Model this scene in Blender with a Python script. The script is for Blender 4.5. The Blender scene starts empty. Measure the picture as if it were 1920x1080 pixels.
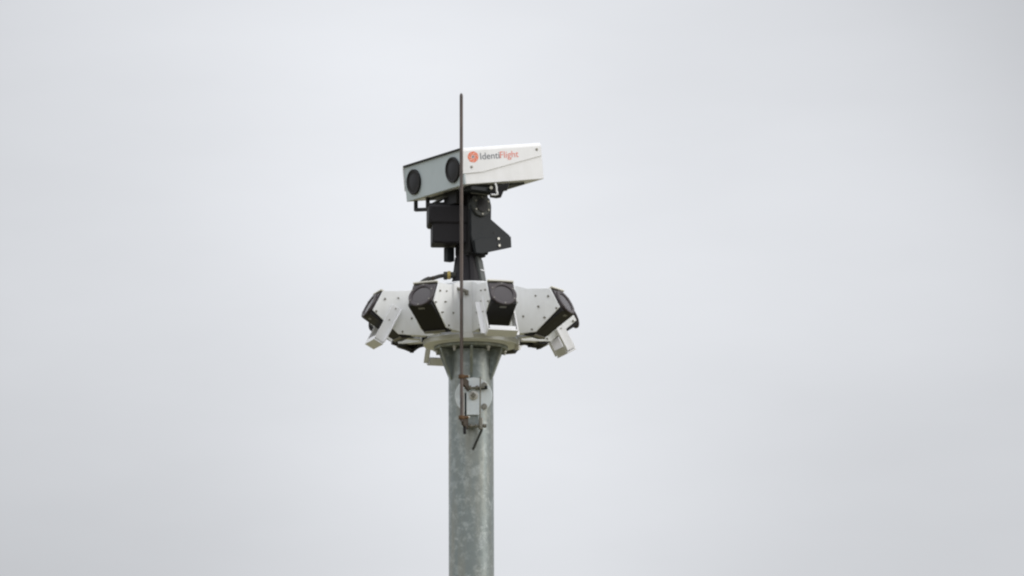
import bpy, math, random
from mathutils import Vector, Matrix
random.seed(4)
PI = math.pi
sc = bpy.context.scene
C = sc.collection

# ------------------------------------------------------------------ scale
K = 1.0 / 240.0            # work in units of 1/240 m round the camera ring
ZB = 9.8                   # height (m) of the ring's lens plane above the ground
EL = math.radians(9.8)    # the viewer looks up by this much
SE, CE = math.sin(EL), math.cos(EL)
AX, AY0 = 882.5, 581.0

# ------------------------------------------------------------------ camera
D = 47.0
cam_d = bpy.data.cameras.new('camera')
cam = bpy.data.objects.new('camera', cam_d)
C.objects.link(cam)
fwd = Vector((0, CE, SE)); upv = Vector((0, -SE, CE)); rgt = Vector((1, 0, 0))
P0 = Vector((0, 0, ZB))
cam.location = P0 - D * fwd + rgt * ((960 - AX) * K) + upv * ((AY0 - 540) * K)
roll = math.radians(0.22)
cam.rotation_euler = (Matrix((rgt, upv, -fwd)).transposed() @ Matrix.Rotation(-roll, 3, 'Z')).to_euler()
cam_d.sensor_width = 36.0
cam_d.lens = D / K * 36.0 / 1920.0
cam_d.clip_start = 0.5
cam_d.clip_end = 20000
sc.camera = cam

# ------------------------------------------------------------------ light
SUN_EL, SUN_AZ = math.radians(27), math.radians(74)     # azimuth: to the viewer's right, from behind the viewer
sdir = Vector((math.sin(SUN_AZ) * math.cos(SUN_EL), -math.cos(SUN_AZ) * math.cos(SUN_EL), math.sin(SUN_EL)))
sun_d = bpy.data.lights.new('sun', 'SUN')
sun = bpy.data.objects.new('sun', sun_d)
C.objects.link(sun)
sun.rotation_euler = sdir.to_track_quat('Z', 'Y').to_euler()
sun_d.energy = 1.35
sun_d.angle = math.radians(24)
sun_d.color = (1.0, 0.965, 0.91)

world = bpy.data.worlds.new('World')
sc.world = world
world.use_nodes = True
wt = world.node_tree
wt.nodes.clear()
def wn(t): return wt.nodes.new(t)
out = wn('ShaderNodeOutputWorld'); bg = wn('ShaderNodeBackground')
bg.inputs['Strength'].default_value = 0.1
sky = wn('ShaderNodeTexSky')
sky.sky_type = 'NISHITA'; sky.sun_disc = False
sky.sun_elevation = SUN_EL
sky.sun_rotation = PI - SUN_AZ
tc = wn('ShaderNodeTexCoord')
sep = wn('ShaderNodeSeparateXYZ')
wt.links.new(tc.outputs['Generated'], sep.inputs[0])
# overcast deck: brighter towards the zenith, soft large cloud mottling everywhere
grad = wn('ShaderNodeMapRange')
grad.inputs['From Min'].default_value = 0.0; grad.inputs['From Max'].default_value = 1.0
grad.inputs['To Min'].default_value = 0.74; grad.inputs['To Max'].default_value = 3.0
wt.links.new(sep.outputs['Z'], grad.inputs['Value'])
mp = wn('ShaderNodeMapping')
CLOUD_OFFSET = (-1.4994145540033332, -2.5345645918272717, 2.8077498440523367)
mp.inputs['Location'].default_value = CLOUD_OFFSET
wt.links.new(tc.outputs['Generated'], mp.inputs['Vector'])
noi = wn('ShaderNodeTexNoise')
noi.inputs['Scale'].default_value = 7.50068; noi.inputs['Detail'].default_value = 0.6; noi.inputs['Roughness'].default_value = 0.5
wt.links.new(mp.outputs[0], noi.inputs['Vector'])
mott = wn('ShaderNodeMapRange')
mott.inputs['From Min'].default_value = 0.0; mott.inputs['From Max'].default_value = 1.0
mott.inputs['To Min'].default_value = 0.235; mott.inputs["To Max"].default_value = 0.945
wt.links.new(noi.outputs['Fac'], mott.inputs['Value'])
mul = wn('ShaderNodeMath'); mul.operation = 'MULTIPLY'
wt.links.new(grad.outputs[0], mul.inputs[0]); wt.links.new(mott.outputs[0], mul.inputs[1])
mp2 = wn('ShaderNodeMapping'); mp2.inputs['Scale'].default_value = (1, 1, 3.2)
mp2.inputs['Rotation'].default_value = (0.05, 0.12, 0.3)
wt.links.new(tc.outputs['Generated'], mp2.inputs['Vector'])
noi2 = wn('ShaderNodeTexNoise'); noi2.inputs['Scale'].default_value = 13; noi2.inputs['Detail'].default_value = 5; noi2.inputs['Roughness'].default_value = 0.5
wt.links.new(mp2.outputs[0], noi2.inputs['Vector'])
wisp = wn('ShaderNodeMapRange')
wisp.inputs['From Min'].default_value = 0.2; wisp.inputs['From Max'].default_value = 0.8
wisp.inputs['To Min'].default_value = 0.955; wisp.inputs['To Max'].default_value = 1.045
wt.links.new(noi2.outputs['Fac'], wisp.inputs['Value'])
mul2 = wn('ShaderNodeMath'); mul2.operation = 'MULTIPLY'
wt.links.new(mul.outputs[0], mul2.inputs[0]); wt.links.new(wisp.outputs[0], mul2.inputs[1])
ten = wn('ShaderNodeMath'); ten.operation = 'MULTIPLY'; ten.inputs[1].default_value = 10.55
wt.links.new(mul2.outputs[0], ten.inputs[0])
tint = wn('ShaderNodeVectorMath'); tint.operation = 'SCALE'
tint.inputs[0].default_value = (0.970, 0.990, 1.034)
wt.links.new(ten.outputs[0], tint.inputs['Scale'])
mix = wn('ShaderNodeMix'); mix.data_type = 'RGBA'
mix.inputs['Factor'].default_value = 0.97
wt.links.new(sky.outputs[0], mix.inputs['A']); wt.links.new(tint.outputs[0], mix.inputs['B'])
wt.links.new(mix.outputs['Result'], bg.inputs['Color'])
wt.links.new(bg.outputs[0], out.inputs['Surface'])

sc.view_settings.view_transform = 'Standard'
sc.view_settings.look = 'None'
sc.view_settings.exposure = 0.0
sc.view_settings.gamma = 1.0
sc.view_settings.use_curve_mapping = False
sc.render.engine = 'CYCLES'
sc.cycles.filter_width = 2.25          # the long lens is a little soft
sc.cycles.max_bounces = 8

# ------------------------------------------------------------------ materials
def mat(name, col, rough=0.5, metal=0.0, ior=1.5, mottle=0.0, scale=20.0, col2=None, bump=0.0, coat=0.0,
        streak=None, extra=None):
    m = bpy.data.materials.new(name); m.use_nodes = True
    nt = m.node_tree; b = nt.nodes['Principled BSDF']
    b.inputs['Roughness'].default_value = rough; b.inputs['Metallic'].default_value = metal
    b.inputs['IOR'].default_value = ior
    b.inputs['Base Color'].default_value = (*col, 1)
    if coat: b.inputs['Coat Weight'].default_value = coat; b.inputs['Coat Roughness'].default_value = 0.1
    if col2:
        t = nt.nodes.new('ShaderNodeTexCoord')
        n = nt.nodes.new('ShaderNodeTexNoise'); n.inputs['Scale'].default_value = scale
        n.inputs['Detail'].default_value = 6; n.inputs['Roughness'].default_value = 0.62
        mpn = nt.nodes.new('ShaderNodeMapping')
        if streak: mpn.inputs['Scale'].default_value = streak
        nt.links.new(t.outputs['Object'], mpn.inputs[0]); nt.links.new(mpn.outputs[0], n.inputs['Vector'])
        r = nt.nodes.new('ShaderNodeMapRange'); r.inputs['From Min'].default_value = 0.5 - mottle; r.inputs['From Max'].default_value = 0.5 + mottle
        nt.links.new(n.outputs['Fac'], r.inputs['Value'])
        mx = nt.nodes.new('ShaderNodeMix'); mx.data_type = 'RGBA'
        mx.inputs['A'].default_value = (*col, 1); mx.inputs['B'].default_value = (*col2, 1)
        nt.links.new(r.outputs[0], mx.inputs['Factor'])
        nt.links.new(mx.outputs['Result'], b.inputs['Base Color'])
        rr = nt.nodes.new('ShaderNodeMapRange'); rr.inputs['To Min'].default_value = rough * 0.8; rr.inputs['To Max'].default_value = min(1, rough * 1.25)
        nt.links.new(n.outputs['Fac'], rr.inputs['Value']); nt.links.new(rr.outputs[0], b.inputs['Roughness'])
        if bump:
            bp = nt.nodes.new('ShaderNodeBump'); bp.inputs['Strength'].default_value = bump; bp.inputs['Distance'].default_value = 0.003
            nt.links.new(n.outputs['Fac'], bp.inputs['Height']); nt.links.new(bp.outputs[0], b.inputs['Normal'])
    return m

def galvanised(name, base, light, warm, metal=0.7, big=1.0):
    m = bpy.data.materials.new(name); m.use_nodes = True
    nt = m.node_tree; b = nt.nodes['Principled BSDF']
    N = nt.nodes.new; L = nt.links.new
    t = N('ShaderNodeTexCoord')
    # crystals of zinc
    warp = N('ShaderNodeTexNoise'); warp.inputs['Scale'].default_value = 14 * big; warp.inputs['Detail'].default_value = 3
    L(t.outputs['Object'], warp.inputs['Vector'])
    add = N('ShaderNodeVectorMath'); add.operation = 'MULTIPLY_ADD'; add.inputs[1].default_value = (0.12, 0.12, 0.12)
    L(warp.outputs['Color'], add.inputs[0]); L(t.outputs['Object'], add.inputs[2])
    v = N('ShaderNodeTexVoronoi'); v.inputs['Scale'].default_value = 40 * big
    L(add.outputs[0], v.inputs['Vector'])
    vr = N('ShaderNodeSeparateColor'); L(v.outputs['Color'], vr.inputs[0])
    n = N('ShaderNodeTexNoise'); n.inputs['Scale'].default_value = 16 * big; n.inputs['Detail'].default_value = 5; n.inputs['Roughness'].default_value = 0.6
    L(t.outputs['Object'], n.inputs['Vector'])
    bl = N('ShaderNodeMapRange'); bl.inputs['From Min'].default_value = 0.46; bl.inputs['From Max'].default_value = 0.62
    L(n.outputs['Fac'], bl.inputs['Value'])
    a = N('ShaderNodeMath'); a.operation = 'MULTIPLY'; L(vr.outputs[0], a.inputs[0]); L(bl.outputs[0], a.inputs[1])
    m1 = N('ShaderNodeMix'); m1.data_type = 'RGBA'; m1.inputs['A'].default_value = (*base, 1); m1.inputs['B'].default_value = (*light, 1)
    L(a.outputs[0], m1.inputs['Factor'])
    # faint warm grime in long streaks
    mp2 = N('ShaderNodeMapping'); mp2.inputs['Scale'].default_value = (9, 9, 1.1); L(t.outputs['Object'], mp2.inputs[0])
    n2 = N('ShaderNodeTexNoise'); n2.inputs['Scale'].default_value = 1.6; n2.inputs['Detail'].default_value = 5; L(mp2.outputs[0], n2.inputs['Vector'])
    r2 = N('ShaderNodeMapRange'); r2.inputs['From Min'].default_value = 0.42; r2.inputs['From Max'].default_value = 0.75; r2.inputs['To Max'].default_value = 0.55
    L(n2.outputs['Fac'], r2.inputs['Value'])
    m2 = N('ShaderNodeMix'); m2.data_type = 'RGBA'; m2.inputs['B'].default_value = (*warm, 1)
    L(m1.outputs['Result'], m2.inputs['A']); L(r2.outputs[0], m2.inputs['Factor'])
    L(m2.outputs['Result'], b.inputs['Base Color'])
    b.inputs['Metallic'].default_value = metal
    rr = N('ShaderNodeMapRange'); rr.inputs['To Min'].default_value = 0.28; rr.inputs['To Max'].default_value = 0.5
    L(vr.outputs[1], rr.inputs['Value']); L(rr.outputs[0], b.inputs['Roughness'])
    bp = N('ShaderNodeBump'); bp.inputs['Strength'].default_value = 0.12; bp.inputs['Distance'].default_value = 0.002
    L(n.outputs['Fac'], bp.inputs['Height']); L(bp.outputs[0], b.inputs['Normal'])
    return m

M = {
    'white': mat('white_paint', (0.795, 0.805, 0.815), 0.42, mottle=0.2, scale=8, col2=(0.725, 0.73, 0.73), streak=(1.6, 1.6, .4)),
    'bright': mat('white_powder_coat', (0.80, 0.80, 0.815), 0.36, mottle=0.18, scale=8, col2=(0.73, 0.73, 0.735), streak=(1.5, 1.5, .35)),
    'cream': mat('cream_paint', (0.64, 0.62, 0.55), 0.5, mottle=0.2, scale=9, col2=(0.50, 0.48, 0.41)),
    'grey_face': mat('grey_front_paint', (0.50, 0.56, 0.585), 0.42, mottle=0.2, scale=6, col2=(0.46, 0.52, 0.545)),
    'black': mat('black_housing', (0.009, 0.008, 0.010), 0.62, ior=1.38, mottle=0.2, scale=16, col2=(0.014, 0.012, 0.015), bump=0.1),
    'soot': mat('black_anodised', (0.006, 0.0055, 0.006), 0.5, ior=1.38, mottle=0.2, scale=14, col2=(0.01, 0.009, 0.01)),
    'charcoal': mat('charcoal_casting', (0.042, 0.046, 0.045), 0.6, ior=1.4, mottle=0.2, scale=20, col2=(0.06, 0.063, 0.06), bump=0.15),
    'pale_casting': mat('pale_grey_casting', (0.085, 0.092, 0.088), 0.6, ior=1.4, mottle=0.2, scale=20, col2=(0.11, 0.115, 0.11)),
    'slate': mat('dark_slate_plate', (0.012, 0.015, 0.018), 0.58, ior=1.38, mottle=0.2, scale=12, col2=(0.019, 0.022, 0.025)),
    'plum': mat('dark_lens_housing', (0.038, 0.028, 0.032), 0.5, mottle=0.2, scale=18, col2=(0.045, 0.036, 0.038)),
    'glass': mat('lens_glass', (0.042, 0.034, 0.036), 0.25, ior=1.55),
    'deep_glass': mat('telephoto_glass', (0.008, 0.008, 0.010), 0.3, ior=1.35),
    'steel': mat('dull_steel', (0.30, 0.29, 0.26), 0.45, 0.6, mottle=0.2, scale=60, col2=(0.2, 0.19, 0.16)),
    'bright_steel': mat('bright_steel', (0.62, 0.61, 0.57), 0.35, 0.5, mottle=0.2, scale=60, col2=(0.5, 0.48, 0.42)),
    'dark_bolt': mat('weathered_bolt', (0.25, 0.24, 0.20), 0.5, 0.2, mottle=0.2, scale=70, col2=(0.15, 0.14, 0.115)),
    'zinc': galvanised('galvanised_steel', (0.25, 0.28, 0.275), (0.43, 0.465, 0.46), (0.34, 0.325, 0.27)),
    'zinc_plate': galvanised('zinc_plated_disc', (0.68, 0.74, 0.77), (0.76, 0.80, 0.82), (0.72, 0.74, 0.73), 0.15, 2.0),
    'rod': mat('weathered_copper_rod', (0.078, 0.066, 0.062), 0.5, 0.3, mottle=0.18, scale=22, col2=(0.15, 0.115, 0.10), streak=(1, 1, .3)),
    'rust': mat('rusty_iron', (0.07, 0.038, 0.020), 0.8, mottle=0.25, scale=60, col2=(0.15, 0.082, 0.036), bump=0.4),
    'rust_dark': mat('dark_rusty_iron', (0.032, 0.026, 0.02), 0.75, mottle=0.25, scale=60, col2=(0.07, 0.046, 0.027), bump=0.4),
    'rubber': mat('cable_rubber', (0.022, 0.022, 0.02), 0.6, mottle=0.2, scale=40, col2=(0.04, 0.038, 0.032)),
    'yellow': mat('yellow_collar', (0.42, 0.34, 0.10), 0.5, mottle=0.2, scale=50, col2=(0.30, 0.20, 0.05)),
    'orange': mat('orange_print', (0.78, 0.19, 0.095), 0.5),
    'red': mat('red_print', (0.74, 0.19, 0.14), 0.5),
    'grey_print': mat('grey_print', (0.10, 0.11, 0.14), 0.5),
    'label': mat('grey_sticker', (0.24, 0.24, 0.24), 0.5, mottle=0.2, scale=90, col2=(0.14, 0.14, 0.14)),
    'grass': mat('rough_grass', (0.11, 0.105, 0.045), 0.9, mottle=0.25, scale=1.6, col2=(0.17, 0.15, 0.085), bump=0.5),
    'concrete': mat('concrete_pad', (0.34, 0.33, 0.31), 0.85, mottle=0.2, scale=6, col2=(0.26, 0.25, 0.23), bump=0.3),
}

# ------------------------------------------------------------------ mesh helpers
class MB:
    """collects shapes, in 1/240 m, then links them as ONE mesh object"""
    def __init__(s): s.v = []; s.f = []
    def add(s, vs, fs):
        o = len(s.v); s.v += [Vector(v) for v in vs]; s.f += [tuple(i + o for i in f) for f in fs]; return s
    def prism(s, poly, o, ax, ay, an, t0, t1):
        """poly of (a,b) in the plane o + a*ax + b*ay, thickened along an from t0 to t1"""
        o, ax, ay, an = Vector(o), Vector(ax), Vector(ay), Vector(an)
        n = len(poly)
        if ax.cross(ay).dot(an) < 0: poly = list(reversed(poly))
        area = sum(poly[i][0] * poly[(i + 1) % n][1] - poly[(i + 1) % n][0] * poly[i][1] for i in range(n))
        want = 1 if ax.cross(ay).dot(an) > 0 else -1
        if area * want < 0: poly = list(reversed(poly))
        vs = [o + a * ax + b * ay + an * t0 for a, b in poly] + [o + a * ax + b * ay + an * t1 for a, b in poly]
        fs = [tuple(reversed(range(n))), tuple(range(n, 2 * n))]
        for i in range(n):
            j = (i + 1) % n; fs.append((i, j, n + j, n + i))
        return s.add(vs, fs)
    def box(s, c, size, R=None):
        c = Vector(c); R = R or Matrix.Identity(3)
        x, y, z = (q / 2 for q in size)
        return s.prism([(-x, -y), (x, -y), (x, y), (-x, y)], c, R @ Vector((1, 0, 0)), R @ Vector((0, 1, 0)), R @ Vector((0, 0, 1)), -z, z)
    def lathe(s, prof, p0, axis, n=32, cap=True):
        """prof = [(radius, distance along axis)...]"""
        p0 = Vector(p0); w = Vector(axis).normalized()
        u = w.orthogonal().normalized(); v = w.cross(u)
        vs = []; fs = []
        for r, h in prof:
            for i in range(n):
                a = 2 * PI * i / n
                vs.append(p0 + w * h + (u * math.cos(a) + v * math.sin(a)) * r)
        for k in range(len(prof) - 1):
            for i in range(n):
                j = (i + 1) % n
                fs.append((k * n + i, k * n + j, (k + 1) * n + j, (k + 1) * n + i))
        if cap:
            fs.append(tuple(reversed(range(n)))); m = (len(prof) - 1) * n; fs.append(tuple(range(m, m + n)))
        return s.add(vs, fs)
    def cyl(s, p0, p1, r, n=16, r1=None):
        p0, p1 = Vector(p0), Vector(p1)
        return s.lathe([(r, 0), (r if r1 is None else r1, (p1 - p0).length)], p0, p1 - p0, n)
    def tube(s, pts, r, n=12, sub=6):
        P = [Vector(p) for p in pts]; path = []
        for i in range(len(P) - 1):
            a, b = P[i], P[i + 1]; p_, n_ = P[max(i - 1, 0)], P[min(i + 2, len(P) - 1)]
            for k in range(sub):
                t = k / sub
                path.append(0.5 * ((2 * a) + (-p_ + b) * t + (2 * p_ - 5 * a + 4 * b - n_) * t * t + (-p_ + 3 * a - 3 * b + n_) * t ** 3))
        path.append(P[-1])
        vs = []; fs = []; u = None
        for i, p in enumerate(path):
            w = (path[min(i + 1, len(path) - 1)] - path[max(i - 1, 0)]).normalized()
            u = (w.orthogonal() if u is None else (u - w * u.dot(w))).normalized(); v = w.cross(u)
            for k in range(n):
                a = 2 * PI * k / n; vs.append(p + (u * math.cos(a) + v * math.sin(a)) * r)
        for i in range(len(path) - 1):
            for k in range(n):
                j = (k + 1) % n; fs.append((i * n + k, i * n + j, (i + 1) * n + j, (i + 1) * n + k))
        fs.append(tuple(reversed(range(n)))); m = (len(path) - 1) * n; fs.append(tuple(range(m, m + n)))
        return s.add(vs, fs)
    def build(s, name, m, parent=None, o=(0, 0, 0), bevel=0.0, seg=2, smooth=35):
        """o: the parent's origin in the same coordinates"""
        me = bpy.data.meshes.new(name)
        o = Vector(o)
        me.from_pydata([tuple((v - o) * K) for v in s.v], [], s.f)
        me.materials.append(M[m] if isinstance(m, str) else m)
        me.update()
        me.polygons.foreach_set('use_smooth', [True] * len(me.polygons))
        me.set_sharp_from_angle(angle=math.radians(smooth))
        ob = bpy.data.objects.new(name, me); C.objects.link(ob)
        if parent: ob.parent = parent
        if bevel:
            bv = ob.modifiers.new('bevel', 'BEVEL'); bv.width = bevel * K; bv.segments = seg
            bv.limit_method = 'ANGLE'; bv.angle_limit = math.radians(40)
            bv.harden_normals = False
        return ob

def thing(name, label, cat, loc=(0, 0, 0), rot=(0, 0, 0), group=None):
    """an Empty at the thing's base that parents its parts; loc in 1/240 m round the lens plane"""
    o = bpy.data.objects.new(name, None); C.objects.link(o)
    o.empty_display_size = 0.1
    o.location = Vector(loc) * K + Vector((0, 0, ZB)); o.rotation_euler = rot
    o['label'] = label; o['category'] = cat
    if group: o['group'] = group
    return o
def copy_tree(o, parent=None):
    c = o.copy(); C.objects.link(c); c.parent = parent
    for ch in [q for q in bpy.data.objects if q.parent == o]: copy_tree(ch, c)
    return c
def like(ob, parent, loc=(0, 0, 0), rot=(0, 0, 0)):
    c = ob.copy(); C.objects.link(c); c.parent = parent
    c.location = Vector(loc) * K; c.rotation_euler = rot
    return c
def at(x, y, Y):
    """the point at depth Y (towards the back) that the surveyed drawing shows at x, y"""
    return Vector((x - AX, Y, (AY0 - y + SE * Y) / CE))
X_, Y_, Z_ = Vector((1, 0, 0)), Vector((0, 1, 0)), Vector((0, 0, 1))
def rz(a): return Matrix.Rotation(a, 3, 'Z')

# ------------------------------------------------------------------ ground
g = MB(); N = 48
rings = [0, 300, 900, 2400, 7000, 20000, 60000, 200000, 600000]
vs = [Vector((0, 0, 0))]; fs = []
for k, r in enumerate(rings[1:]):
    for i in range(N):
        a = 2 * PI * i / N
        vs.append(Vector((r * math.cos(a), r * math.sin(a), 0)))
for i in range(N): fs.append((0, 1 + i, 1 + (i + 1) % N))
for k in range(len(rings) - 2):
    for i in range(N):
        j = (i + 1) % N
        fs.append((1 + k * N + i, 1 + (k + 1) * N + i, 1 + (k + 1) * N + j, 1 + k * N + j))
g.add(vs, fs)
ground = g.build('ground', 'grass'); ground['kind'] = 'structure'
pad = MB().prism([(-260, -260), (260, -260), (260, 260), (-260, 260)], (0, 0, 0), X_, Y_, Z_, -20, 30).build('concrete_pad', 'concrete', bevel=4)
pad['kind'] = 'structure'

# ------------------------------------------------------------------ pole
ZG = -ZB / K + 30                      # top of the concrete pad
zt = -78.5                             # underside of the pole's top plate
pole = thing('steel_pole', 'tall mottled galvanised steel pole with fins under its top plate, carrying the camera ring', 'pole', (0, 0, ZG))
O = (0, 0, ZG)
MB().lathe([(42.6, ZG + 8), (42.2, -400), (42, zt)], (0, 0, 0), Z_, 72).build('shaft', 'zinc', pole, O)
MB().lathe([(69, zt + 2), (69.5, zt + 3), (69.5, zt + 7), (69, zt + 8)], (0, 0, 0), Z_, 64).build('top_plate', 'zinc', pole, O)
MB().lathe([(110, ZG), (110, ZG + 8)], (0, 0, 0), Z_, 48).build('base_plate', 'zinc', pole, O, bevel=1)
gz = zt - 57
fin = MB().prism([(41, gz), (43, gz), (66, zt - 3), (66, zt + 1.8), (41, zt + 1.8)], (0, 0, 0), X_, Z_, Y_, -2.6, 2.6).build('fin', 'zinc', pole, O, bevel=0.7)
for k in range(6):
    a = math.radians(-90 + 1.5 + 60 * k)
    f = fin if k == 0 else like(fin, pole)
    f.rotation_euler = (0, 0, a)
bolt = MB()
bolt.lathe([(4.2, 0), (4.2, -4)], (0, 0, 0), Z_, 6); bolt.lathe([(2.3, -4), (2.3, -9)], (0, 0, 0), Z_, 10)
fb = bolt.build('bolt', 'bright_steel', pole, (0, 0, 0), bevel=0.4)
for k in range(6):
    a = math.radians(-90 + 1.5 + 30 + 60 * k)
    b = fb if k == 0 else like(fb, pole)
    b.location = Vector((63 * math.cos(a), 63 * math.sin(a), zt + 1.9 - ZG)) * K

# ------------------------------------------------------------------ camera ring
PH = -27.0                              # azimuth of the camera beside the rod
CAMS = [PH - 45 + 45 * k for k in range(8)]
def radial(a): a = math.radians(a); return Vector((math.sin(a), -math.cos(a), 0))
def turn(a): return math.radians(a - 90)   # local x becomes the radial direction
HW = 25.0
A_, B_, C_ = (180, 23), (200, -14), (150, -57)
dd = Vector((B_[0] - A_[0], B_[1] - A_[1])).normalized()      # down the lens face, in (r, z)
nn = Vector((-dd.y, dd.x))                                     # out of the lens face

ZR = -68.5
ring = thing('mounting_ring', 'white star shaped mounting ring of folded panels on top of the pole', 'mounting ring', (0, 0, ZR))
O = (0, 0, ZR)
MB().lathe([(40, ZR - 1.8), (71, ZR - 1.8), (71.5, ZR), (88, ZR), (89, ZR + 1), (89.5, ZR + 9), (88.5, ZR + 10), (40, ZR + 10)], (0, 0, 0), Z_, 96).build('base_flange', 'white', ring, O)
MB().lathe([(60, ZR + 10.3), (60, 44), (58, 46), (20, 46)], (0, 0, 0), Z_, 48).build('hub', 'white', ring, O, bevel=0.5)

# one folded panel: a flat middle and two wings, in the frame of its own azimuth
c22, s22 = math.cos(math.radians(22.5)), math.sin(math.radians(22.5))
u1, v1 = Vector((c22, s22, 0)), Vector((-s22, c22, 0))
RF = 93.0
facet_x = RF * c22 + HW * s22; facet_h = RF * s22 - HW * c22
wing_poly = [(RF, -58), (RF, 38), (132, 26), A_, B_, C_]
p = MB()
T = 2.0
p.prism(wing_poly, -HW * v1, u1, Z_, -v1, 0, T)
m_u, m_v = Vector((c22, -s22, 0)), Vector((-s22, -c22, 0))
p.prism(wing_poly, -HW * m_v, m_u, Z_, -m_v, 0, T)
p.prism([(RF, .2), (134, .2), (134, 13), (RF, 13)], -HW * v1 + Z_ * -58, u1, -v1 * -1, Z_, 0, 1.6)
p.prism([(RF, .2), (134, .2), (134, 13), (RF, 13)], -HW * m_v + Z_ * -58, m_u, -m_v * -1, Z_, 0, 1.6)
h = facet_h + 0.6
p.prism([(-h, -58.5), (h, -58.5), (h, 38), (-h, 38)], (facet_x, 0, 0), Y_, Z_, X_, -T, 0.9)
panel = p.build('side_panel', 'white', ring, O, bevel=0.5, seg=1)
panel.rotation_euler = (0, 0, turn(CAMS[0] + 22.5))
BOLTS = [(176, 8, 1.0), (193, -16, 1.0), (150, 11, .8), (156, -10, .9), (168.5, -31.5, .9), (124, -26, .9), (142, -52, .9)]
bm_ = MB()
bm_.lathe([(2.2, 0), (2.2, .5)], (0, 0, 0), Z_, 10)
bm_.lathe([(1.5, .5), (1.5, 2.0)], (0, 0, 0), Z_, 6)
front_tab = MB().prism([(-h, -68), (h, -68), (h, -58.5), (-h, -58.5)], (facet_x, 0, 0), Y_, Z_, X_, -T, 0.9)
sb = bm_.build('screw', 'dark_bolt', panel, (0, 0, 0))
first = True
for u, v in ((u1, v1), (m_u, m_v)):
    for r, z, s in BOLTS:
        q = sb if first else like(sb, panel)
        first = False
        pos = r * u - (HW + T) * v + Z_ * (z - ZR)
        q.location = pos * K
        q.rotation_euler = (-v).to_track_quat('Z', 'Y').to_euler()
        q.scale = (s, s, 2.0 if r in (156, 168.5) else 1.3)
for k in range(1, 8):
    c = copy_tree(panel, ring)
    c.rotation_euler = (0, 0, turn(CAMS[k] + 22.5))
    if k == 1: front_tab.build('fixing_tab', 'white', c, O)

ca = radial(78); ct = Vector((-ca.y, ca.x, 0)); CR = Matrix((ca, ct, Z_)).transposed()
MB().box(ca * 90 + Z_ * (ZR + 8), (5, 9, 18), CR).build('catch', 'white', ring, (0, 0, ZR), bevel=1)
MB().box(ca * 88 + Z_ * (ZR - 6), (8, 7, 9), CR).build('catch', 'cream', ring, (0, 0, ZR), bevel=1)
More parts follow.
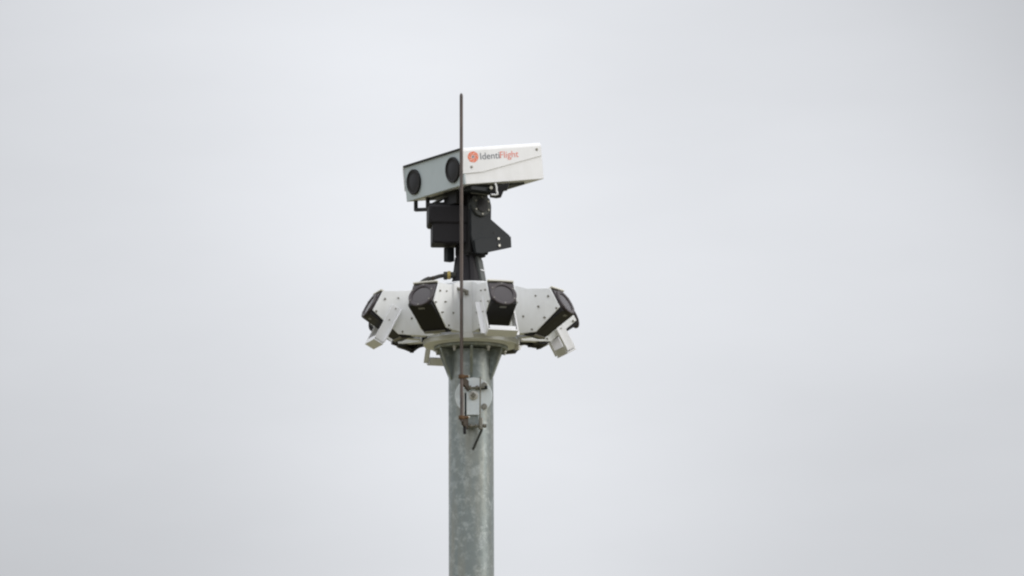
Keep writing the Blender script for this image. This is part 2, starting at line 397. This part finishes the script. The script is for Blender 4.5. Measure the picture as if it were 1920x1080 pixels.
# ------------------------------------------------------------------ ring cameras
CO = Vector((150, 0, -57))              # base of a ring camera in its own (r, tangent, z) frame
def rzp(r, z, y=0): return Vector((r, y, z))
def face(dn, ou): q = Vector(A_) + dd * dn + nn * ou; return q     # point from the upper corner
LBL = [
    ('boxy camera seen edge on at the outer left of the ring, inside a white bracket', True),
    ('black boxy camera beside the brown rod, no white bracket under its belly', False),
    ('black boxy camera facing the viewer above a white bracket with a crossing bar', True),
    ('camera seen edge on at the outer right of the ring, on a bare white panel', False),
    ('half hidden camera behind the outer right one, its pale bracket hanging below', True),
    ('dark back camera belly peeking out under the ring near the right pole fin', False),
    ('hidden back camera, only its pale bracket showing low near the left pole fin', True),
    ('dark camera belly showing low behind the outer left camera, without a bracket', False),
]
dn3 = Vector((dd.x, 0, dd.y)); nn3 = Vector((nn.x, 0, nn.y))
def ring_camera(i, bracket, src=None):
    a = CAMS[i]
    loc = radial(a) * CO.x + Z_ * CO.z
    t = thing('ring_camera', LBL[i][0], 'camera', loc, (0, 0, turn(a)), 'cameras round the ring')
    if src:
        for ch in [q for q in bpy.data.objects if q.parent == src]:
            if ch.name.startswith('hanging_bracket') and not bracket: continue
            copy_tree(ch, t)
        return t
    chin = face(50.5, 0.8); BE = (140, -63)
    prof = [tuple(face(0.8, 0.8)), tuple(chin), BE, (128, -62), (118, -54), (105, -54), (105, 20), (A_[0] - 1, 21.5)]
    MB().prism(prof, (0, 0, 0), X_, Z_, Y_, -HW + .6, HW - .6).build('body', 'soot', t, CO, bevel=0.8)
    fc = face(30.5, 0.8)
    sq = MB().prism([(-24, -25), (24, -25), (24, 12), (16, 19.6), (-16, 19.6), (-24, 12)], rzp(*fc), Y_, dn3, nn3, 0, 2.5)
    fp = sq.build('face_plate', 'plum', t, CO, bevel=0.8)
    rg = MB().lathe([(25.4, 2.4), (25.6, 3), (25.6, 4.6), (24.8, 5.6), (20.3, 5.8), (18.8, 5.2), (18.2, 3)], rzp(*fc), nn3, 48).build('lens_ring', 'plum', t, CO)
    for k in range(6):
        an = math.radians(30 + 60 * k)
        pos = rzp(*fc) + nn3 * 5.7 + (Y_ * math.cos(an) + dn3 * math.sin(an)) * 22.8
        MB().cyl(pos, pos + nn3 * .8, 1.4, 8).build('screw', 'steel', rg, CO)
    MB().lathe([(18.6, 3.2), (18.6, 3.6), (15, 3.9), (8, 4.15), (.6, 4.25)], rzp(*fc), nn3, 40).build('lens', 'glass', t, CO)
    tp = face(0.6, 0)
    MB().prism([(-3, 0), (4.5, 0), (4.5, -3.2), (-3, -3.2)], rzp(*tp), nn3, dn3, Y_, -HW - .2, HW + .2).build('visor', 'cream', t, CO, bevel=0.5)
    # small sticker and end lip on the belly
    ub = Vector(BE); ue = Vector(chin); ud = (ue - ub).normalized(); un = Vector((ud.y, -ud.x))
    ud3, un3 = Vector((ud.x, 0, ud.y)), Vector((un.x, 0, un.y))
    MB().box(rzp(*(ue - ud * 9)) + un3 * 0.2, (5, 13, .8), Matrix((ud3, Y_, un3)).transposed()).build('sticker', 'label', t, CO)
    MB().box(rzp(*(ub + ud * 4)) + un3 * 1.2, (5, 2 * HW - 8, 3), Matrix((ud3, Y_, un3)).transposed()).build('end_lip', 'steel', t, CO, bevel=0.5)
    if bracket:
        W = 10.0
        top = Vector((153, -6)); L = 76.0
        o3 = rzp(*top)
        yo = HW + T + .3
        cr = MB()
        cr.prism([(-W, L - 1.5), (W, L - 1.5), (W, L + 1.5), (-W, L + 1.5)], o3, nn3, dn3, Y_, -yo - 2, yo + 2)
        cr.prism([(W - 2.4, L - 9), (W, L - 9), (W, L - 1.4), (W - 2.4, L - 1.4)], o3, nn3, dn3, Y_, -yo + 2, yo - 2)
        cr.prism([(-W, L - 14), (-W + 2.2, L - 14), (-W + 2.2, L - 1.4), (-W, L - 1.4)], o3, nn3, dn3, Y_, -yo + 2, yo - 2)
        br = cr.build('hanging_bracket', 'bright', t, CO, bevel=0.4, seg=1)
        for sgn in (1, -1):
            lg = MB()
            lg.prism([(-W, 0), (W, 0), (W, L - 3), (-W, L - 3)], o3 + Y_ * sgn * yo, nn3, dn3, Y_ * sgn, 0, 2)
            lg.prism([(-W, 0), (-W + 2, 0), (-W + 2, L - 3), (-W, L - 3)], o3 + Y_ * sgn * yo, nn3, dn3, Y_ * sgn, 1.9, 10)
            lg.build('leg', 'bright', br, CO, bevel=0.4, seg=1)
    return t
src = ring_camera(0, True)
for i in range(1, 8): ring_camera(i, LBL[i][1], src)

# ------------------------------------------------------------------ pan and tilt unit
TH, PT = math.radians(56), math.radians(9.4)   # yaw and tilt of the unit
ft = Vector((-math.sin(TH), -math.cos(TH), 0)); tt = Vector((math.cos(TH), -math.sin(TH), 0))   # forwards / along the tilt axis
RY = Matrix((tt, -ft, Z_)).transposed()
pan = thing('pan_tilt_unit', 'black motorised pan and tilt unit on a tapered stand above the white ring', 'pan tilt unit', (0, 0, 46))
O = (0, 0, 46)
nx = -5.0
MB().lathe([(34, 46), (34, 50), (31.5, 52), (29, 64), (24, 84), (22, 104)], (nx, 0, 0), Z_, 12).build('stand', 'black', pan, O, bevel=0.8)
for az in (14, 130, -120):
    r_ = radial(az); tn = Vector((-r_.y, r_.x, 0))
    MB().prism([(24, 50), (34, 50), (26.5, 102), (20, 104)], (nx, 0, 0), r_, Z_, tn, -3.4, 3.4).build('stand_rib', 'black', pan, O, bevel=0.6)
# the wide pale rib on the viewer's side
r_ = radial(62); tn = Vector((-r_.y, r_.x, 0))
rib = MB().prism([(20, 50), (35, 50), (27, 92), (20, 106)], (nx, 0, 0), r_, Z_, tn, -9, 9).build('stand_rib', 'pale_casting', pan, O, bevel=0.8)
MB().box(Vector((nx, 0, 73)) + r_ * 31.4, (1.6, 15, 2.2), Matrix((r_, tn, Z_)).transposed()).build('cable_tie', 'bright', rib, O)
# yoke and motor housings
def ybox(name, c, size, m, bevel=2.0):
    return MB().box(c, size, RY).build(name, m, pan, O, bevel=bevel, seg=3)
ybox('yoke', (2, -2, 160), (50, 44, 114), 'soot', 3)
RB = rz(math.radians(5))
def mbox(name, c, size, m, bevel): return MB().box(c, size, RB).build(name, m, pan, O, bevel=bevel, seg=3)
c = at(842, 406, 18); mbox('motor_housing', (c.x, 0, c.z - 3.4), (81, 64, 37), 'black', 5)
c = at(847, 446, 24); mbox('gear_housing', (c.x, 0, c.z + 3), (76, 58, 42), 'black', 3)
c = at(842, 477, 10); ybox('junction_box', (c.x, c.y, c.z), (14, 16, 27), 'slate', 1.5)
ybox('pan_collar', (0, 0, 104), (44, 40, 10), 'soot', 2)
# tilt bearing: a round bolted cover on a flat triangular arm
dc = Vector((903.5 - AX, -33, 0)); dc.z = (AY0 - 385 + SE * dc.y) / CE
tb = MB().lathe([(21, -14), (21, 0), (19.8, 1.5), (13.5, 1.6), (12.5, 3.2), (3, 3.4)], dc, tt, 40).build('bearing_cover', 'charcoal', pan, O)
MB().lathe([(12.2, 1.6), (11.8, 4), (2, 4.2)], dc, tt, 32).build('hub_cap', 'soot', pan, O)
up_t = Vector((0, 0, 1))
for k in range(6):
    a = math.radians(92 + 60 * k)
    pos = dc + (-ft * math.cos(a) + Z_ * math.sin(a)) * 16.2 + tt * 1.2
    MB().cyl(pos, pos + tt * 2.4, 2.3, 6).build('bolt', 'steel', pan, O, bevel=0.4)
def on_side(x, y, d):
    """the point of the plane tilt-axis distance d that shows at x, y"""
    base = dc + tt * d
    # base + s*(-ft) + h*Z
    s = (x - AX - base.x) / (-ft.x)
    q = base + (-ft) * s
    q.z = (AY0 - y + SE * q.y) / CE
    return q
def side_plate(name, pts, d0, d1, m, bevel=0.8):
    base = dc
    poly = []
    for x, y in pts:
        q = on_side(x, y, d1) - dc - tt * d1
        poly.append((q.dot(-ft), q.z))
    return MB().prism(poly, dc, -ft, Z_, tt, d0, d1).build(name, m, pan, O, bevel=bevel)
side_plate('side_arm', [(884, 384), (890, 370), (905, 365), (919, 372), (922, 386), (921.5, 411), (956, 441), (959.5, 463), (905, 474.5), (892, 474), (884, 440)], -8, -3, 'slate')
side_plate('foot_plate', [(890, 450), (902, 446), (948, 443.5), (958.6, 443), (959.6, 463.6), (906, 475), (893, 474)], -2.6, 0.4, 'slate')
for x, y in ((934.5, 447.5), (936, 460.2)):
    q = on_side(x, y, 0.4)
    MB().cyl(q, q + tt * 2, 2.6, 8).build('bolt', 'bright_steel', pan, O)
q = on_side(928, 436, 0)
MB().cyl(q - tt * 3.1, q - tt * 2.4, 2.0, 10).build('bolt_hole', 'soot', pan, O)
# cradle under the telephoto head
def bar(name, pts, r, m='soot'): return MB().tube(pts, r, 8, 2).build(name, m, pan, O)
lp = MB()
a_, b_ = at(778.5, 373, 78), at(778.5, 391.5, 78)
lp.box((a_ + b_) / 2, (6, 6, (a_ - b_).length + 4), RY)
a2_, b2_ = at(801.5, 367, 46), at(801.5, 391.5, 46)
lp.box((a2_ + b2_) / 2, (6, 6, (a2_ - b2_).length + 4), RY)
lp.prism([(0, -3.4), (1, -3.4), (1, 3.2), (0, 3.2)], at(777, 391.3, 78), at(812, 390.6, 40) - at(777, 391.3, 78), Z_, Y_, -3, 3)
lp.build('cradle_loop', 'soot', pan, O, bevel=0.6)
MB().tube([at(800, 392, 20), at(808, 384, 12), at(822, 376, 2), at(838, 368, -8), at(858, 363, -14)], 3.2, 10).build('hose', 'rubber', pan, O)
MB().prism([(0, -2.6), (1, -2.6), (1, 2.6), (0, 2.6)], at(800, 383, 10), at(850, 379.5, 0) - at(800, 383, 10), Z_, Y_, -4, 4).build('cradle_rail', 'soot', pan, O, bevel=.5)
cp = at(858, 366, -6); ybox('cradle_block', (cp.x, cp.y, cp.z), (44, 34, 40), 'soot', 2)
cp = at(901, 356.5, -56); MB().box(cp, (26, 58, 8), RY).build('cradle_rail', 'slate', pan, O, bevel=1)
yy = -52
pl = [(918, 353), (956, 343), (951.5, 356.5), (945, 357.5), (940, 369.5), (931, 371), (919, 369)]
MB().prism([((q := at(x, y, yy)).x, q.z) for x, y in pl], (0, yy, 0), X_, Z_, Y_, -6, 8).build('cradle_hook', 'soot', pan, O, bevel=0.8)
MB().tube([at(929, 344, -66), at(931.5, 350, -66), at(932, 358, -66), at(933.5, 363.5, -66), at(930, 365.4, -66), at(921.5, 365.2, -66)], 1.8, 10).build('white_handle', 'bright', pan, O)
q = at(922, 352, -66); MB().cyl(q, q + Vector((0, 8, 0)), 3, 12).build('spacer', 'cream', pan, O)
q = at(890, 372, -40); MB().cyl(q, q - Y_ * 6, 4, 12).build('spacer', 'charcoal', pan, O)

# ------------------------------------------------------------------ telephoto stereo head
TH, PT, RT = math.radians(58), math.radians(9.1), math.radians(0.1)
tt = Vector((math.cos(TH), -math.sin(TH), 0))
W, L, H = 211.0, 177.0, 69.3
back = Vector((math.sin(TH) * math.cos(PT), math.cos(TH) * math.cos(PT), math.sin(PT)))
uph = tt.cross(back)
corner = at(873, 346.3, -100)                       # near bottom corner, front right
hc = corner - tt * (W / 2) + back * (L / 2)         # middle of the underside
head = thing('stereo_camera', 'large white twin lens camera head with an orange logo, topmost on the pole', 'camera', hc, (PT, RT, -TH))
O = (0, 0, 0)
def hb(): return MB()
# tray: the box below the hood
hb().prism([(-W / 2 + 2.2, 0), (W / 2 - 2.2, 0), (W / 2 - 2.2, H - 4), (-W / 2 + 2.2, H - 4)], (0, 0, 0), X_, Z_, Y_, -L / 2 + 3, L / 2 + 1).build('housing', 'bright', head, O, bevel=1.2)
hb().prism([(-W / 2 + 0.6, 0.2), (W / 2 - 0.6, 0.2), (W / 2 - 0.6, H - 3.4), (-W / 2 + 0.6, H - 3.4)], (0, 0, 0), X_, Z_, Y_, -L / 2 - .5, -L / 2 + 3.2).build('front_plate', 'grey_face', head, O, bevel=1.0)
# hood: folded sheet over the top and down both sides, lower edge rising to the back
t_ = 2.2; r_c = 7.0
sec = []
for k in range(7):
    a = math.radians(90 * k / 6)
    sec.append((W / 2 - r_c + r_c * math.sin(a), H - r_c + r_c * math.cos(a)))
outer = [(-x, z) for x, z in reversed(sec)] + sec
outer = [(-x, z) for x, z in sec[::-1]] + sec
ri = r_c - t_
sec2 = []
for k in range(7):
    a = math.radians(90 * k / 6)
    sec2.append((W / 2 - r_c + ri * math.sin(a), H - r_c + ri * math.cos(a)))
inner = [(-x, z) for x, z in sec2[::-1]] + sec2
y0, y1 = -L / 2 - 3.0, L / 2 - 0.5
hm = MB()
n = len(outer)
vs = [Vector((x, y, z)) for y in (y0, y1) for x, z in outer] + [Vector((x, y, z)) for y in (y0, y1) for x, z in inner]
fs = []
for i in range(n - 1):
    fs.append((i, i + 1, n + i + 1, n + i)); a0 = 2 * n
    fs.append((a0 + i + 1, a0 + i, a0 + n + i, a0 + n + i + 1))
    fs.append((i + 1, i, a0 + i, a0 + i + 1)); fs.append((n + i, n + i + 1, a0 + n + i + 1, a0 + n + i))
fs = [tuple(reversed(f)) for f in fs]
hm.add(vs, fs)
hp = [(y0, 20.5), (y0, H - r_c), (y1, H - r_c), (y1, 44.5), (-L / 2 + 41, 21.5)]
hm.prism(hp, (W / 2, 0, 0), Y_, Z_, X_, -t_, 0)
hm.prism(hp, (-W / 2, 0, 0), Y_, Z_, X_, 0, t_)
hood = hm.build('hood', 'bright', head, O, smooth=50)
hb().prism([(-W / 2 + 3, H - 3.4), (W / 2 - 3, H - 3.4), (W / 2 - 3, H - 0.3), (-W / 2 + 3, H - 0.3)], (0, 0, 0), X_, Z_, Y_, -L / 2 - 3.6, -L / 2 - 2.9).build('hood_shade_strip', 'soot', head, O)  # black strip stands in for the shade under the hood's front overhang
for lx in (-70.5, 70.5):
    lz = H / 2 - 1.5
    lr = hb().lathe([(24, 0), (24.2, 1), (24.2, 3.0), (23.4, 4), (21.4, 4.2), (20, 2.5)], (lx, -L / 2 - .4, lz), -Y_, 56).build('lens_ring', 'soot', head, O)
    hb().lathe([(20.4, 1.6), (20.2, 2), (14, 2.6), (6, 3), (.5, 3.1)], (lx, -L / 2 - .4, lz), -Y_, 48).build('lens', 'deep_glass', head, O)
for y, z in ((-L / 2 + 18, 32), (L / 2 - 10.8, 56.5)):
    for s in (1, -1):
        hb().lathe([(2.7, 0), (2.7, .8), (1.8, 1), (1.8, 1.8)], (s * W / 2, y, z), X_ * s, 12).build('screw', 'steel', head, O)
# bottom flanges and rear plate
hb().prism([(-W / 2 + 8, 4), (W / 2 - 8, 4), (W / 2 - 8, H - 9), (-W / 2 + 8, H - 9)], (0, 0, 0), X_, Z_, Y_, L / 2 + 1.2, L / 2 + 3).build('rear_plate', 'grey_face', head, O, bevel=.6)
hb().box((0, 0, -2.2), (W - 60, L - 50, 4), None).build('bottom_plate', 'charcoal', head, O, bevel=.6)

# logo on the right side of the hood (side plane x = W/2, reading front to back)
sx = W / 2 + 0.12
lc = Vector((sx, -L / 2 + 23, 50.6))
for k in range(7):
    a0 = 2 * PI * k / 7
    vs = []
    n = 7
    for i in range(n):            # a swirled blade between the pupil and the rim
        t = i / (n - 1)
        r = 3.1 + t * 6.9
        sw = a0 + 0.95 * (1 - t)
        vs.append((1.17 * r * math.cos(sw), 1.04 * r * math.sin(sw)))
    for i in range(6):
        an = a0 + (i + 1) / 6 * (2 * PI / 7 - 0.10)
        vs.append((11.7 * math.cos(an), 10.4 * math.sin(an)))
    for i in reversed(range(n)):
        t = i / (n - 1); r = 3.1 + t * 6.9
        sw = a0 + 2 * PI / 7 - 0.10 - 0.16 * (1 - t) + 0.95 * (1 - t)
        vs.append((1.17 * r * math.cos(sw), 1.04 * r * math.sin(sw)))
    dn = []
    for q in vs:
        if not dn or (Vector(q) - Vector(dn[-1])).length > 1e-3: dn.append(q)
    MB().prism(dn, lc, Y_, Z_, X_, 0, 0.25).build('logo_blade', 'orange', hood, O)
MB().cyl(lc, lc + X_ * 0.3, 2.1, 16).build('logo_pupil', 'grey_print', hood, O)
def words(txt, start, size, m, squeeze, name):
    cu = bpy.data.curves.new(name, 'FONT'); cu.body = txt; cu.size = size * K
    cu.extrude = 0.10 * K; cu.resolution_u = 4; cu.offset = 0.0
    tmp = bpy.data.objects.new(name, cu); C.objects.link(tmp)
    dg = bpy.context.evaluated_depsgraph_get(); dg.update()
    me = bpy.data.meshes.new_from_object(tmp.evaluated_get(dg))
    bpy.data.objects.remove(tmp)
    me.transform(Matrix.Diagonal((squeeze, 1, 1, 1)))
    xs = [v.co.x for v in me.vertices]; x0, x1 = min(xs), max(xs)
    me.transform(Matrix.Translation((-x0, 0, 0)))
    me.materials.clear(); me.materials.append(M[m])
    ob = bpy.data.objects.new(name, me); C.objects.link(ob); ob.parent = hood
    ob.rotation_euler = (PI / 2, 0, PI / 2)
    ob.location = Vector((sx + .15, start[0], start[1])) * K
    return (x1 - x0) / K
fs_ = 18.0
w1 = words('Identi', (-L / 2 + 39, 44.6), fs_, 'grey_print', 1.1, 'logo_text')
w2 = words('Flight', (-L / 2 + 39 + w1 + 1.2, 44.6), fs_, 'red', 1.1, 'logo_text')
RAKE = 0.06
for part in head.children_recursive:
    if part.name.startswith('logo_text'):
        part.data.transform(Matrix(((1, RAKE, 0, 0), (0, 1, 0, 0), (0, 0, 1, 0), (0, 0, 0, 1))))
        part.location.y += RAKE * part.location.z
    else:
        part.data.transform(Matrix(((1, 0, 0, 0), (0, 1, RAKE, 0), (0, 0, 1, 0), (0, 0, 0, 1))))

# ------------------------------------------------------------------ data cable
cb = thing('data_cable', 'black cable with a yellow collar running from the stand over the white ring', 'cable', at(844, 515, -10))
O = at(844, 515, -10)
MB().tube([at(835, 516, -12), at(824, 517.5, -14), at(811, 521.5, -16), at(802, 522.5, -18), at(793, 527, -22), at(783, 536, -30), at(778, 550, -40)], 3.8, 12).build('cord', 'rubber', cb, O)
MB().lathe([(6, 0), (7.8, 1), (7.8, 6.5), (6.5, 7.5)], at(831.5, 516.5, -12), X_, 18).build('plug', 'rubber', cb, O)
MB().lathe([(7.6, 0), (7.8, 1), (7.8, 6)], at(839, 515.5, -12), X_, 20).build('collar', 'yellow', cb, O)
MB().lathe([(6.2, 0), (6.2, 10)], at(845, 515.5, -12), X_, 16).build('socket', 'rubber', cb, O)
for x, y in ((803, 522.3), (812, 521.2)):
    MB().lathe([(4.0, -1.6), (4.5, 0), (4.0, 1.6)], at(x, y, -17), X_, 12).build('clip', 'rust_dark', cb, O)

# dark cable loops tucked under the ring
for lab, pts in (('black cable loop sagging under the ring beside the bracket left of the pole', [(734, 641, 40), (748, 646, 45), (760, 652, 50), (771, 655.5, 55), (780, 650, 60), (792, 644, 62), (806, 640, 64)]),
                 ('black cable loop under the ring between the flange and the outer right camera', [(966, 641, 44), (976, 644, 46), (984, 642.5, 47), (993, 646, 48), (1003, 647, 48), (1012, 648.5, 46), (1022, 642, 42)])):
    c0 = at(*pts[0])
    lp = thing('cable_loop', lab, 'cable', c0, group='cables under the ring')
    cd = MB().tube([at(*q) for q in pts], 4.6, 10).build('cord', 'rubber', lp, c0)
    q = at(*pts[3]); MB().lathe([(5.4, -4), (6, -3), (6, 3), (5.4, 4)], q, X_, 12).build('clip', 'soot', lp, c0)
    MB().lathe([(6, -8), (6.4, 0), (5, 6)], at(*pts[5]), X_ + Z_ * .3, 12).build('plug', 'rubber', lp, c0)

# ------------------------------------------------------------------ lightning rod and its bracket
RYD = -127.0
rod = thing('lightning_rod', 'thin brown metal rod standing upright in front of the cameras', 'rod', at(866, 800, RYD))
O = at(866, 800, RYD)
pb = at(866, 786, RYD); ptp = at(866.8, 182, RYD)
MB().cyl(pb, ptp, 3.15, 14).build('shank', 'rod', rod, O)
MB().lathe([(3.15, 0), (3.0, 2), (2.2, 4.5), (.5, 6)], ptp, ptp - pb, 14).build('tip', 'rod', rod, O)

bk = thing('rod_bracket', 'pale zinc disc with rusty clamps holding the brown rod to the pole', 'bracket', (4, -42, at(887, 741, -42).z))
O = Vector((4, -42, at(887, 741, -42).z))
dcn = at(887.5, 741, -50)
MB().lathe([(34, 0), (34.6, .8), (34.6, 3.4), (34, 4)], dcn, -Y_, 56).build('disc', 'zinc_plate', bk, O)
MB().cyl(dcn + Y_ * 9.5, dcn - Y_ * 0.1, 12, 20).build('stub', 'zinc', bk, O)
q = dcn - Y_ * 4.2
ptl, pbr = at(874.5, 724, q.y), at(900, 776.5, q.y)
MB().prism([(ptl.x, ptl.z), (pbr.x, ptl.z), (pbr.x, pbr.z), (ptl.x, pbr.z)], (0, q.y, 0), X_, Z_, Y_, -3, 0).build('plate', 'zinc_plate', bk, O, bevel=.8)
p1, p2 = at(876, 770, -52), at(897, 799, -52)
MB().prism([(p1.x, p1.z), (p2.x, p1.z), (p2.x, p2.z), (p1.x, p2.z)], (0, -50, 0), X_, Z_, Y_, -2.2, 3).build('back_bar', 'zinc', bk, O, bevel=.6)
w0 = dcn - Y_ * 7.4
MB().lathe([(8.6, 0), (8.6, 2), (6.6, 2.6)], w0, -Y_, 20).build('washer', 'bright_steel', bk, O)
MB().box(w0 - Y_ * 5, (8, 6, 8), Matrix.Rotation(math.radians(38), 3, 'Y')).build('nut', 'dark_bolt', bk, O, bevel=.8)
for x, y in ((907.5, 721), (907.5, 760.5)):
    s0 = at(x, y, dcn.y - 4.1)
    MB().lathe([(5.6, 0), (5.6, 2.5), (4.8, 3.4)], s0, -Y_, 16).build('plug', 'steel', bk, O)
# rusty arms from the rod back to the studs
def arm(x0, y0_, x1, y1_, hgt, m):
    a, b = at(x0, y0_, RYD + 3), at(x1, y1_, -60)
    ax = (b - a).normalized(); nrm = ax.cross(Z_).normalized(); up = Z_
    L_ = (b - a).length
    MB().prism([(0, -hgt / 2), (L_, -hgt / 2 - 2), (L_, hgt / 2 + 2), (0, hgt / 2)], a, ax, up, nrm, -2.2, 2.2).build('arm', m, bk, O, bevel=.6)
arm(867.5, 709, 877, 722, 15, 'rust_dark')
arm(867.5, 784, 876, 793, 16, 'rust_dark')
for y in (703.5, 779):
    c0 = at(866, y, RYD)
    MB().lathe([(5.6, -3.4), (5.9, -2.6), (5.9, 2.6), (5.6, 3.4)], c0, Z_, 12).build('clamp', 'rust', bk, O)
    MB().cyl(c0 + Vector((2, -2, 0)), c0 + Vector((12, 2, .6)), 2.6, 8).build('clamp_bolt', 'rust', bk, O)
    MB().cyl(c0 + Vector((12, 2, .6)), c0 + Vector((14.5, 3, .8)), 2.3, 8).build('nut', 'bright_steel', bk, O)
pa, pz = at(869.5, 733, -118), at(869.5, 778, -118)
MB().prism([(-1.2, pz.z), (1.2, pz.z), (1.2, pa.z), (-1.2, pa.z)], (pa.x, pa.y, 0), X_, Z_, Y_, -2, 2).build('tie_strip', 'bright_steel', bk, O)
MB().prism([(-1.8, pz.z), (1.8, pz.z), (1.8, pa.z), (-1.8, pa.z)], (pa.x + 3.6, pa.y, 0), X_, Z_, Y_, 4, 34).build('web_plate', 'slate', bk, O)
for y, xs_, xe in ((725, (881, 894), 913), (796, (882, 892.5, 908), 911)):
    MB().cyl(at(871, y + .8, -62), at(xe, y - .4, -62), 2.0, 10).build('stud', 'dark_bolt', bk, O)
    for x in xs_:
        MB().lathe([(4.0, -2.6), (4.0, 2.6)], at(x, y, -62), X_, 6).build('nut', 'steel', bk, O, bevel=.7)
    MB().lathe([(3.2, 0), (3.4, 5)], at(xe - 4.5, y - .2, -62), X_, 8).build('end_cap', 'soot', bk, O)
MB().box(at(903.5, 726, -60), (14, 6, 6)).build('saddle', 'charcoal', bk, O, bevel=1.5)
MB().box(at(901, 792, -61), (8, 8, 22)).build('saddle', 'steel', bk, O, bevel=1.5)
MB().cyl(at(900.5, 705, -66), at(899.5, 799, -66), 1.25, 8).build('wire', 'dark_bolt', bk, O)
MB().cyl(at(903, 803, -62), at(886.5, 839.5, -43), 2.3, 10).build('stay', 'charcoal', bk, O)
MB().cyl(at(871, 792, RYD + 32), at(871.4, 810, RYD + 32), 3, 10).build('end_cap', 'soot', bk, O)

# standoff clamp that steadies the rod at the white ring
sd = thing('rod_standoff', 'small dark clamp joining the brown rod to the white ring panel', 'clamp', at(862, 541, -104))
O = at(862, 541, -104)
MB().cyl(at(843.5, 535.6, -97), at(852, 538.6, -99), 2.6, 8).build('bolt', 'dark_bolt', sd, O, bevel=.5)
MB().cyl(at(852, 538.2, -99), at(858, 540.2, -101), 1.6, 8).build('shank', 'steel', sd, O)
MB().cyl(at(857, 540.2, -106), at(870, 544, -106), 3.0, 10).build('strap', 'dark_bolt', sd, O)
MB().cyl(at(869, 543.6, -104), at(877.5, 547, -98), 3.4, 10).build('arm', 'dark_bolt', sd, O)
MB().cyl(at(875.5, 544.5, -99), at(875.5, 552.5, -99), 3.8, 10).build('foot', 'dark_bolt', sd, O, bevel=.6)
